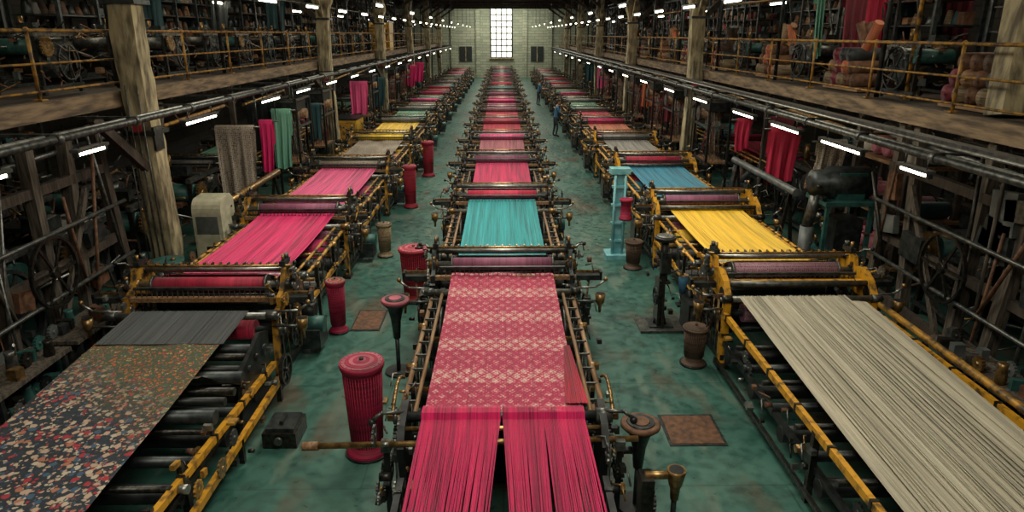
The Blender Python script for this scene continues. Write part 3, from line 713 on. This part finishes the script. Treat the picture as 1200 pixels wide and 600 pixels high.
for a in [(7.1, 7.6, 15, 6.2, 4.1, 'y_maroon'), (7.7, 8.2, 15.3, 6.3, 4.0, 'y_crimson'), (6.95, 7.15, 16.0, 6.3, 4.2, 'y_green'), (8.4, 9.1, 15.5, 6.3, 4.1, 'y_tealdark'), (9.2, 9.9, 15.2, 6.2, 4.2, 'y_maroon'),
          (-9.6, -8.7, 15, 6.2, 4.4, 'y_grey'), (-8.5, -7.8, 17, 6.2, 4.5, 'y_tealdark'), (-9.4, -8.6, 21, 6.2, 4.6, 'y_black'), (-7.7, -7.1, 24, 5.9, 4.6, 'y_tealdark'), (-9, -8.2, 11.5, 6, 4.4, 'y_tealdark'), (-7.9, -7.4, 20, 6, 4.6, 'y_black')]: hang(*a, 7.3, tilt=.15)

# ------------------------------------------------------------------ clutter under / on the galleries
def creel(loc, Ly, H, levels, cols, seed, rz=0, dep=.9, name='bobbin_creel'):
    rng = random.Random(seed); m = MB()
    for x in (-dep / 2, dep / 2):
        y = -Ly / 2
        while y <= Ly / 2 + .01: m.box((x, y, H / 2), (.07, .07, H), 'steel_dark'); y += Ly / 3
        for z in (.15, H - .05): m.box((x, 0, z), (.06, Ly, .06), 'steel_dark')
    for k in range(3):
        y = -Ly / 2 + Ly / 3 * k
        m.strut((-dep / 2, y, .1), (-dep / 2, y + Ly / 3, H - .1), .03, .03, 'steel_mid')
    for l in range(levels):
        z = .3 + (H - .5) * l / levels
        m.box((0, 0, z), (dep, Ly, .03), 'wood_dark' if l % 2 else 'steel_dark')
        y = -Ly / 2 + .2
        while y < Ly / 2 - .15:
            for x in (-dep * .28, dep * .28):
                t = rng.random()
                if t < .6:
                    c = rng.choice(cols); h = rng.uniform(.16, .28)
                    m.lathe((x, y, z + .015), (x, y, z + .015 + h), [(.09, 0), (.1, .1), (.055, .95), (.03, 1)], c, 8)
                elif t < .85: m.box((x, y, z + .1), (.2, .2, rng.uniform(.08, .3)), rng.choice(cols))
            y += .24
    m.obj(name, loc, rz)
dull = ['sp_brown', 'steel_mid', 'steel_dark', 'greasy_iron', 'steel_dark', 'y_black', 'y_tealdark', 'rust_brown', 'wood_worn']
for s, zd in ((-1, 3.8), (1, 3.62)):
    brt = dull + (['sp_tan', 'y_grey'] if s < 0 else ['sp_red', 'sp_brown', 'rust_brown', 'wood_worn', 'sp_tan'])
    for k in range(14): creel((s * (8.5 + .5 * (k % 2)), 6 + k * 4.6, zd), 3.8, 2.6 + .35 * (k % 3), 6, brt, 30 + k + (s > 0) * 50)
    for k in range(3): creel((s * 10.6, 4 + k * 4.6, 0), 4.2, 3.1, 6, dull, 80 + k + (s > 0) * 50)

def gallery_machine(seed):
    rng = random.Random(seed); m = MB()
    for x in (-.6, .6):
        for y in (-.8, .8): m.strut((x, y, 0), (x * .9, y * .9, 1.5), .09, .09, 'greasy_iron')
        m.strut((x, -.9, .2), (x, .9, .2), .08, .08, 'steel_dark'); m.strut((x * .9, -.8, 1.5), (x * .9, .8, 1.5), .1, .1, 'steel_mid')
    m.cyl((-.62, 0, .85), (.62, 0, .85), .42, 'steel_dark', 24); m.cyl((-.6, .55, 1.25), (.6, .55, 1.25), .16, 'steel_mid', 18)
    m.cyl((-.6, -.55, 1.2), (.6, -.55, 1.2), .2, rng.choice(['green_paint', 'steel_mid', 'wood_worn']), 18)
    m.wheel((-.75, 0, .85), .6, 'steel_dark', .05, 6, 28, .07); m.wheel((.75, .2, .8), .45, 'steel_mid', .04, 5, 24, .06)
    m.gear((-.82, .55, 1.25), .24, .05, 'steel_mid', 20); m.gear((.72, -.55, 1.2), .26, .05, 'brass', 22)
    m.box((0, 0, 1.56), (1.2, .5, .06), 'steel_mid'); m.box((.2, -.3, 1.68), (.4, .3, .2), 'steel_dark'); m.cyl((-.3, .2, 1.58), (-.3, .2, 1.95), .06, 'brass', 12)
    for k in range(60):
        x = rng.uniform(-.75, .75); y = rng.uniform(-.85, .85); z = rng.uniform(.3, 1.7); d = [rng.uniform(-.5, .5) for _ in range(3)]
        m.cyl((x, y, z), (x + d[0], y + d[1], z + d[2] * .6), rng.uniform(.01, .025), rng.choice(['steel_mid', 'steel_light', 'brass', 'greasy_iron', 'wood_worn', 'rust_brown']), 6)
    for k in range(16):
        m.box((rng.uniform(-.7, .7), rng.uniform(-.8, .8), rng.uniform(.3, 1.6)), (rng.uniform(.05, .25), rng.uniform(.05, .25), rng.uniform(.04, .2)), rng.choice(['steel_mid', 'steel_dark', 'rust_brown', 'grey_panel', 'wood_worn']), (0, 0, rng.uniform(-.4, .4)))
    return m.mesh('carding_machine')
gm = [gallery_machine(i) for i in range(4)]
for i, (x, y, rz) in enumerate([(-7.55, 6.2, 0), (-9.3, 7.0, .2), (-7.55, 8.6, 3.14), (-9.3, 9.4, 0), (-7.6, 11.0, 0), (-9.3, 12.0, 3.14), (-7.7, 13.6, 0), (-9.3, 14.8, 0), (-7.55, 3.9, 0), (-7.7, 16.2, 0),
                            (7.85, 4.6, 0), (9.2, 7.0, 3.1), (7.9, 7.6, 0), (7.9, 10.2, 3.1), (9.4, 9.8, 0), (9.4, 12.6, 0), (7.9, 16.6, 0)]):
    place(gm[i % 4], 'carding_machine', (x, y, 0), rz, 1.0 + .08 * (i % 3))
def bolt_stack(seed, cols):
    rng = random.Random(seed); m = MB()
    m.box((0, 0, .04), (.7, 1.5, .08), 'wood_worn')
    for r in range(3):
        for k in range(5 - r):
            y = -.56 + .28 * k + .14 * r; z = .21 + .24 * r; c = rng.choice(cols)
            m.lathe((-.42, y, z), (.42, y + rng.uniform(-.03, .03), z), [(.03, 0), (.03, .04), (.13, .05), (.135, .5), (.13, .95), (.03, .96), (.03, 1)], c, 16)
    for k in range(4): m.lathe((rng.uniform(-.25, .25), rng.uniform(-.6, .6), .2), (rng.uniform(-.3, .3), rng.uniform(-.7, .7), 1.3), [(.09, 0), (.1, .5), (.09, 1)], rng.choice(cols), 12)
    return m.mesh('cloth_bolt_stack')
bs = [bolt_stack(i, ['y_grey', 'y_tealdark', 'y_maroon', 'y_black', 'y_black', 'sp_tan', 'sp_brown', 'rust_brown']) for i in range(4)]
bs2 = [bolt_stack(10 + i, ['rust_brown', 'sp_brown', 'y_maroon', 'rust_brown', 'y_black', 'y_orange', 'wood_worn', 'sp_tan']) for i in range(3)]
for s, zd in ((-1, 3.8), (1, 3.62)):
    for k in range(16):
        if s > 0 and k % 2: place(bs2[k % 3], 'cloth_bolt_stack', (7.3, 8.2 + 2.05 * k, zd))
        else: place(gm[k % 4], 'carding_machine', (s * 7.35, 7.2 + 2.05 * k + (1 if s > 0 else 0), zd), (k % 2) * 3.14, .6)
for s in (-1, 1):
    for k in range(6): place(bs[(k + 1) % 4], 'cloth_bolt_stack', (s * 6.75, 19.3 + 5.3 * k + (s < 0) * 4, 0), 0, .8)
def harness(seed):
    rng = random.Random(seed); m = MB()
    for x in (-.3, .3):
        for y in (-.7, .7): m.strut((x, y, 0), (x, y, 3.0), .06, .06, 'greasy_iron')
        for z in (1.2, 2.2, 2.95): m.strut((x, -.7, z), (x, .7, z), .04, .06, 'steel_mid')
    for z in (2.2, 2.95):
        for y in (-.7, .7): m.strut((-.3, y, z), (.3, y, z), .04, .06, 'steel_mid')
    m.box((0, 0, 2.75), (.45, 1.1, .25), 'steel_dark'); m.cyl((-.34, .2, 2.5), (.34, .2, 2.5), .14, 'wood_worn', 14); m.gear((-.36, .2, 2.5), .2, .03, 'steel_mid', 20)
    for k in range(30): m.cyl((rng.uniform(-.2, .2), -.5 + k / 30, 2.62), (rng.uniform(-.26, .26), -.6 + 1.2 * k / 30, 1.2), .006, rng.choice(['steel_mid', 'sp_tan', 'sp_red', 'sp_white']), 4)
    m.box((0, 0, 1.18), (.56, 1.3, .05), 'wood_worn')
    return m.mesh('jacquard_harness')
hs = [harness(1), harness(2)]
for y in (20.0, 24.2, 27.4, 31.5, 36, 41): place(hs[int(y) % 2], 'jacquard_harness', (6.12, y, 0))
for y in (20.2, 23.2, 32.0, 39.0, 43.5): place(hs[int(y) % 2], 'jacquard_harness', (-6.05, y, 0))

def post_frame(s, seed):
    m = MB(); rng = random.Random(seed); X = s * 6.62
    for k in range(8):
        y = 4.4 + 1.0 * k + rng.uniform(-.2, .2)
        m.strut((X + rng.uniform(-.08, .08), y, 0), (X + rng.uniform(-.05, .05), y + rng.uniform(-.35, .35), 3.3), .16, .16, rng.choice(['wood_dark', 'wood_grey', 'wood_grey']))
    for z in (.25, 1.3, 2.5): m.strut((X, 4.2, z), (X, 11.4, z + .1), .1, .14, 'wood_dark')
    for y0, y1 in ((4.6, 6.0), (9.3, 10.6)): m.strut((X - s * .09, y0, .3), (X - s * .09, y1, 2.4), .06, .1, 'wood_grey')
    for k in range(14):
        y = rng.uniform(4.6, 11.2); z = rng.uniform(.6, 2.7); m.box((X - s * .12, y, z), (.1, rng.uniform(.15, .6), rng.uniform(.15, .6)), rng.choice(['grey_panel', 'steel_dark', 'steel_mid', 'greasy_iron', 'steel_dark', 'rust_brown', 'grey_panel']), (rng.uniform(-.2, .2), 0, 0))
    for k in range(14):
        y = rng.uniform(4.6, 11.2); m.cyl((X - s * .2, y, 0 if k % 2 else 1.0), (X - s * rng.uniform(.15, .25), y + rng.uniform(-.7, .7), rng.uniform(1.8, 3.3)), rng.uniform(.015, .035), rng.choice(['steel_mid', 'greasy_iron', 'rust_brown', 'wood_grey', 'rust_brown']), 8)
    for z in (1.05, 1.95): m.cyl((X - s * .28, 4.3, z), (X - s * .28, 11.3, z + .1), .03, 'steel_mid', 10)
    m.wheel((X - s * .3, 6.6, 1.75), .42, 'steel_dark', .04, 6, 28, .05); m.wheel((X - s * .3, 9.2, 1.5), .5, 'greasy_iron', .04, 6, 28, .05)
    m.obj('timber_partition')
post_frame(1, 3); post_frame(-1, 8)
def parts_bench(loc, seed):
    rng = random.Random(seed); m = MB()
    m.box((0, 0, .75), (.55, 2.6, .05), 'wood_grey'); m.box((0, 0, .25), (.5, 2.5, .04), 'wood_dark')
    for x in (-.22, .22):
        for y in (-1.2, 0, 1.2): m.box((x, y, .37), (.06, .06, .74), 'steel_dark')
    for z in (.27, .775):
        for k in range(16):
            x = rng.uniform(-.18, .18); y = -1.2 + 2.4 * k / 15; t = rng.random(); c = rng.choice(['steel_mid', 'brass', 'greasy_iron', 'rust_brown', 'grey_panel', 'green_paint', 'greasy_iron', 'steel_dark'])
            if t < .4: m.box((x, y, z + .07), (rng.uniform(.1, .2), rng.uniform(.08, .16), .14), c, (0, 0, rng.uniform(-.5, .5)))
            elif t < .8: m.lathe((x, y, z), (x, y, z + rng.uniform(.12, .3)), [(.06, 0), (.07, .2), (.05, .8), (.06, 1)], c, 12)
            else: m.gear((x, y, z + .1), .1, .04, c, 14)
    m.obj('parts_bench', loc)
parts_bench((5.98, 7.2, 0), 1); parts_bench((-5.98, 7.0, 0), 2); parts_bench((-5.98, 9.75, 0), 3)
m = MB(); m.strut((7.0, 9.5, 3.62), (7.35, 10.1, 7.3), .42, .36, 'timber_pale'); m.strut((7.3, 9.0, 3.62), (8.3, 9.6, 6.8), .12, .12, 'wood_dark'); m.strut((6.9, 8.9, 3.62), (6.95, 9.0, 7.3), .1, .1, 'wood_dark'); m.obj('leaning_timber')
m = MB(); prof = [(-.35, 0), (-.35, 1.4)] + [(-.35 + .2 - .2 * math.cos(a * math.pi / 2 / 5), 1.4 + .25 * math.sin(a * math.pi / 2 / 5)) for a in range(1, 6)] + [(.2, 1.67), (.35, 1.55), (.35, 0)]
m.prism(prof, -.28, .28, 'cream_paint'); m.box((0, -.36, 1.15), (.42, .02, .35), 'grey_panel'); m.box((0, -.37, .7), (.46, .02, .5), 'cream_paint'); m.cyl((.16, -.37, .7), (.16, -.42, .7), .03, 'steel_dark')
m.cyl((-.3, 0, .5), (-.38, 0, .5), .2, 'steel_dark', 18); m.obj('cream_control_cabinet', (-5.75, 13.3, 0))
m = MB()
m.lathe((0, 0, 0), (0, 0, .95), [(.26, 0), (.28, .03), (.26, .06), (.26, .45), (.28, .5), (.26, .55), (.26, .95), (.28, 1)], 'green_paint', 22); m.cyl((.1, 0, .95), (.1, 0, .99), .04, 'brass', 8)
m.obj('oil_drum', (-5.85, 11.4, 0))
m = MB()
for x in (-.4, .4):
    for y in (-.35, .35): m.strut((x, y, 0), (x, y, 1.75), .07, .07, 'green_paint')
m.box((0, 0, 1.78), (.95, .85, .08), 'green_paint'); m.box((0, 0, .8), (.85, .75, .06), 'green_paint')
m.lathe((-.65, 0, 2.1), (.55, 0, 2.1), [(.12, 0), (.24, .05), (.24, .25), (.3, .3), (.3, .9), (.22, .97)], 'steel_dark', 22)
m.box((.05, 0, 2.06), (.5, .5, .5), 'green_paint')
m.cyl((-.45, 0, 2.05), (-.62, -.1, 1.3), .1, 'steel_mid', 14); m.cyl((-.62, -.1, 1.3), (-.62, -.1, .0), .12, 'grey_panel', 14)
m.box((.1, 0, 1.15), (.5, .5, .6), 'steel_dark'); fittings(m, random.Random(6), 30, .35, -.4, .4, .3, 2.2); m.obj('dust_blower', (6.3, 12.3, 0))
m = MB(); m.cyl((0, 0, 1.7), (0, 3.8, 1.7), .08, 'grey_panel', 16)
for y in (.3, 1.9, 3.5): m.strut((-.2, y, 0), (0, y, 1.62), .06, .06, 'greasy_iron'); m.strut((.2, y, 0), (0, y, 1.62), .06, .06, 'greasy_iron')
m.obj('roller_stand', (5.85, 13.2, 0))
m = MB(); m.cyl((0, 0, 1.35), (0, 3.4, 1.35), .08, 'brass', 16)
for y in (.3, 3.1): m.strut((-.2, y, 0), (0, y, 1.3), .06, .06, 'greasy_iron'); m.strut((.2, y, 0), (0, y, 1.3), .06, .06, 'greasy_iron')
m.obj('roller_stand', (-5.75, 14.0, 0))
m = MB()
for x in (-.5, .5):
    for y in (-1.3, 1.3): m.box((x, y, 1.2), (.1, .1, 2.4), 'wood_dark')
for z in (.5, 1.4, 2.4): m.box((0, 0, z), (1.2, 2.9, .06), 'wood_worn')
rng = random.Random(11)
for z in (.53, 1.43, 2.43):
    for k in range(7):
        y = -1.2 + k * .4; c = rng.choice(['y_maroon', 'y_grey', 'white_cloth', 'sp_brown', 'y_rose', 'y_tealdark'])
        m.lathe((-.5, y, z + .16), (.45, y + rng.uniform(-.1, .1), z + .16), [(.08, 0), (.15, .05), (.16, .5), (.15, .95), (.08, 1)], c, 14)
for k in range(9): m.ball((rng.uniform(-.4, .4), rng.uniform(-1, 1), 2.82), rng.uniform(.14, .24), rng.choice(['rust_brown', 'y_orange', 'white_cloth', 'sp_brown', 'y_green']), 12, (1, 1.2, .7))
m.obj('cloth_bundle_shelf', (7.85, 13.4, 0))
m = MB(); m.box((0, 0, .6), (.9, 1.2, 1.2), 'yellow_bright'); m.box((-.0, -.61, .6), (.8, .02, 1.05), 'yellow_worn'); m.box((.3, -.63, .65), (.04, .04, .2), 'steel_dark'); m.box((0, 0, 1.22), (.95, 1.25, .05), 'steel_dark')
ym = m.mesh('yellow_cabinet')
place(ym, 'yellow_cabinet', (-7.15, 41.0, 3.8)); place(ym, 'yellow_cabinet', (-7.15, 43.0, 3.8), 0, 1.3); place(ym, 'yellow_cabinet', (-6.35, 28.4, 0), 0, 1.2)
m = MB(); rng = random.Random(21)
for k in range(60):
    s = rng.choice((-1, 1)); x = s * rng.uniform(6.6, 7.6); y = rng.uniform(6, 45); y2 = y + rng.uniform(-2.5, 2.5)
    z0 = 3.3 if rng.random() < .6 else 6.8; x2 = s * rng.uniform(6.6, 7.8); sag = rng.uniform(.2, .9)
    pts = [(x + (x2 - x) * t / 7, y + (y2 - y) * t / 7, z0 - sag * math.sin(math.pi * t / 7)) for t in range(8)]
    m.path(pts, .013, rng.choice(['rubber', 'rubber', 'steel_mid', 'wood_worn']), 5)
m.obj('overhead_cables')
m = MB()
for s, zd in ((-1, 3.8), (1, 3.62)):
    for k in range(14):
        y = 7.7 + k * 4.8; m.cyl((s * 6.75, y, zd), (s * 6.75, y, 7.6), .045, 'steel_dark', 8)
        m.cyl((s * 6.8, y, zd + 1.9), (s * 6.8, y + 4.8, zd + 1.9), .03, ('brass', 'steel_mid')[k % 2], 8)
        m.cyl((s * 6.8, y, zd + 1.9), (s * 6.8, y + 2.4, 7.2), .02, 'steel_mid', 8)
        if y > 12: m.strut((s * 6.9, y + .6, 0), (s * 6.9, y + .6, zd - .3), .12, .12, 'wood_dark')
        m.cyl((s * 6.75, y + 1, 2.95), (s * 6.75, y + 4.5, 3.05), .04, ('steel_mid', 'rail_paint', 'brass')[k % 3], 8)
m.cyl((-6.72, 8.0, 3.8), (-6.72, 8.0, 7.4), .045, 'yellow_worn', 10)
m.cyl((7.0, 12.0, 3.62), (7.0, 12.0, 7.4), .035, 'yellow_worn', 10)
m.obj('steel_bracing')

# ------------------------------------------------------------------ workers
def worker(loc, rz, shirt, lean=.12, reach=.5):
    J = {'pel': (0, 0, .95), 'waist': (0, -.01 - lean * .3, 1.1), 'chest': (0, -lean * .8, 1.32), 'neck': (0, -lean * 1.1, 1.48), 'hb': (0, -lean * 1.25, 1.55)}
    rad = {'pel': (.15, .11), 'waist': (.13, .1), 'chest': (.16, .11), 'neck': (.055, .055), 'hb': (.05, .05)}
    E = [('pel', 'waist'), ('waist', 'chest'), ('chest', 'neck'), ('neck', 'hb')]
    for s, n in ((-1, 'l'), (1, 'r')):
        st = .06 * s
        J.update({n + 'hip': (s * .1, 0, .88), n + 'knee': (s * .12, -.05 + st, .5), n + 'ank': (s * .12, .02 + st, .09), n + 'toe': (s * .14, -.14 + st, .04),
                  n + 'sh': (s * .18, -lean, 1.42), n + 'elb': (s * .27, -lean - .1, 1.15), n + 'wr': (s * .2, -lean - reach * .75, 1.16)})
        rad.update({n + 'hip': (.09, .09), n + 'knee': (.06, .065), n + 'ank': (.04, .045), n + 'toe': (.04, .03), n + 'sh': (.06, .06), n + 'elb': (.042, .042), n + 'wr': (.028, .03)})
        E += [('pel', n + 'hip'), (n + 'hip', n + 'knee'), (n + 'knee', n + 'ank'), (n + 'ank', n + 'toe'), ('chest', n + 'sh'), (n + 'sh', n + 'elb'), (n + 'elb', n + 'wr')]
    names = list(J); me = bpy.data.meshes.new('body'); me.from_pydata([J[k] for k in names], [(names.index(a), names.index(b)) for a, b in E], [])
    o = bpy.data.objects.new('body', me); COL.objects.link(o)
    o.modifiers.new('s', 'SKIN'); sv = me.skin_vertices[0].data
    for i, k in enumerate(names): sv[i].radius = rad[k]; sv[i].use_root = (k == 'pel')
    o.modifiers.new('u', 'SUBSURF').levels = 2
    dg = bpy.context.evaluated_depsgraph_get(); dg.update()
    nme = bpy.data.meshes.new_from_object(o.evaluated_get(dg)); o.modifiers.clear(); o.data = nme
    nme.materials.clear()
    for k in (shirt, 'trousers_dark', 'skin', 'black_iron'): nme.materials.append(MATS[k])
    for p in nme.polygons:
        c = p.center; p.use_smooth = True
        if c.z > 1.47: p.material_index = 2
        elif c.z < .1: p.material_index = 3
        elif c.z < .96: p.material_index = 1
        elif abs(c.x) > .13 and c.y < -lean - .16: p.material_index = 2
        else: p.material_index = 0
    root = bpy.data.objects.new('mill_worker', None); COL.objects.link(root); root.location = loc; root.rotation_euler = (0, 0, rz); o.parent = root
    m = MB(); hx, hy, hz = 0, -lean * 1.4 - .01, 1.65
    m.ball((hx, hy, hz), .1, 'skin', 20, (.78, .95, 1.18)); m.ball((hx, hy - .045, hz - .06), .055, 'skin', 12, (.9, .8, .8))
    m.ball((hx, hy + .02, hz + .03), .108, 'hair', 20, (.82, .95, 1.05)); m.ball((hx, hy - .098, hz - .02), .017, 'skin', 8, (.8, 1, 1.3))
    for s in (-1, 1):
        m.ball((s * .03, hy - .088, hz + .005), .011, 'white_cloth', 8); m.ball((s * .03, hy - .097, hz + .005), .005, 'hair', 6); m.ball((s * .08, hy, hz - .01), .022, 'skin', 8, (.4, .8, 1.3))
        m.box((s * .03, hy - .092, hz + .028), (.03, .01, .006), 'hair')
    m.box((0, hy - .094, hz - .062), (.036, .01, .007), 'red_label')
    h = m.obj('head'); h.parent = root
    for s in (-1, 1):
        m = MB(); w = J[('l' if s < 0 else 'r') + 'wr']
        m.ball((w[0], w[1] - .05, w[2]), .045, 'skin', 12, (.9, 1.1, .42))
        for f in range(4):
            fx = w[0] + (f - 1.5) * .019; ln = (.034, .04, .037, .028)[f]
            m.cyl((fx, w[1] - .085, w[2]), (fx, w[1] - .09 - ln, w[2] - .006), .0085, 'skin', 8); m.cyl((fx, w[1] - .09 - ln, w[2] - .006), (fx, w[1] - .1 - ln * 1.4, w[2] - .035), .0078, 'skin', 8)
        m.cyl((w[0] - s * .035, w[1] - .04, w[2]), (w[0] - s * .06, w[1] - .085, w[2] - .015), .01, 'skin', 8)
        q = m.obj('hand_' + ('l' if s < 0 else 'r')); q.parent = root
worker((2.5, 48, 0), 1.57, 'shirt_blue'); worker((2.55, 33.0, 0), 1.57, 'shirt_blue', .1, .4)

# ------------------------------------------------------------------ lights
def area(x, y, z, sx, sy, p, col, rot=(0, 0, 0)):
    l = bpy.data.lights.new('fill_area', 'AREA'); l.shape = 'RECTANGLE'; l.size = sx; l.size_y = sy; l.energy = p; l.color = col  # unseen area light added for brightness; the closed ceiling has no roof glazing
    o = bpy.data.objects.new('fill_area_light', l); o.location = (x, y, z); o.rotation_euler = rot; COL.objects.link(o)
for y, p in ((3, 370), (13, 480), (24, 450), (36, 450), (49, 450), (63, 450), (73, 280)): area(0, y, 7.1, 3, 6, p, (1, .94, .78))  # added soft overhead light, out of view below the ceiling
for y in (6, 15, 26):
    for s in (-1, 1): area(s * 8, y, 7.1, 1.5, 6, 80, (1, .88, .66))  # added fill above each gallery
area(0, Y1 - .4, 4.7, 2.5, 5, 160, (.95, 1, .9), (-math.pi / 2, 0, 0))  # added area light that carries the window's light into the hall
area(0, 76.5, 7.1, 8, 1.2, 210, (1, .98, .82), (math.radians(50), 0, 0))  # added light aimed at the far wall to brighten it
w = bpy.data.worlds.new('World'); scene.world = w; w.use_nodes = True
w.node_tree.nodes['Background'].inputs[0].default_value = (.05, .07, .07, 1); w.node_tree.nodes['Background'].inputs[1].default_value = .5

cd = bpy.data.cameras.new('Camera'); cam = bpy.data.objects.new('Camera', cd); COL.objects.link(cam)
cam.location = (0, 0, 4.7); cam.rotation_euler = (math.radians(72), 0, -.0148); cd.lens = 24; cd.sensor_width = 36; cd.clip_start = .05; cd.clip_end = 300
scene.camera = cam
scene.view_settings.view_transform = 'Standard'
scene.view_settings.exposure = .2
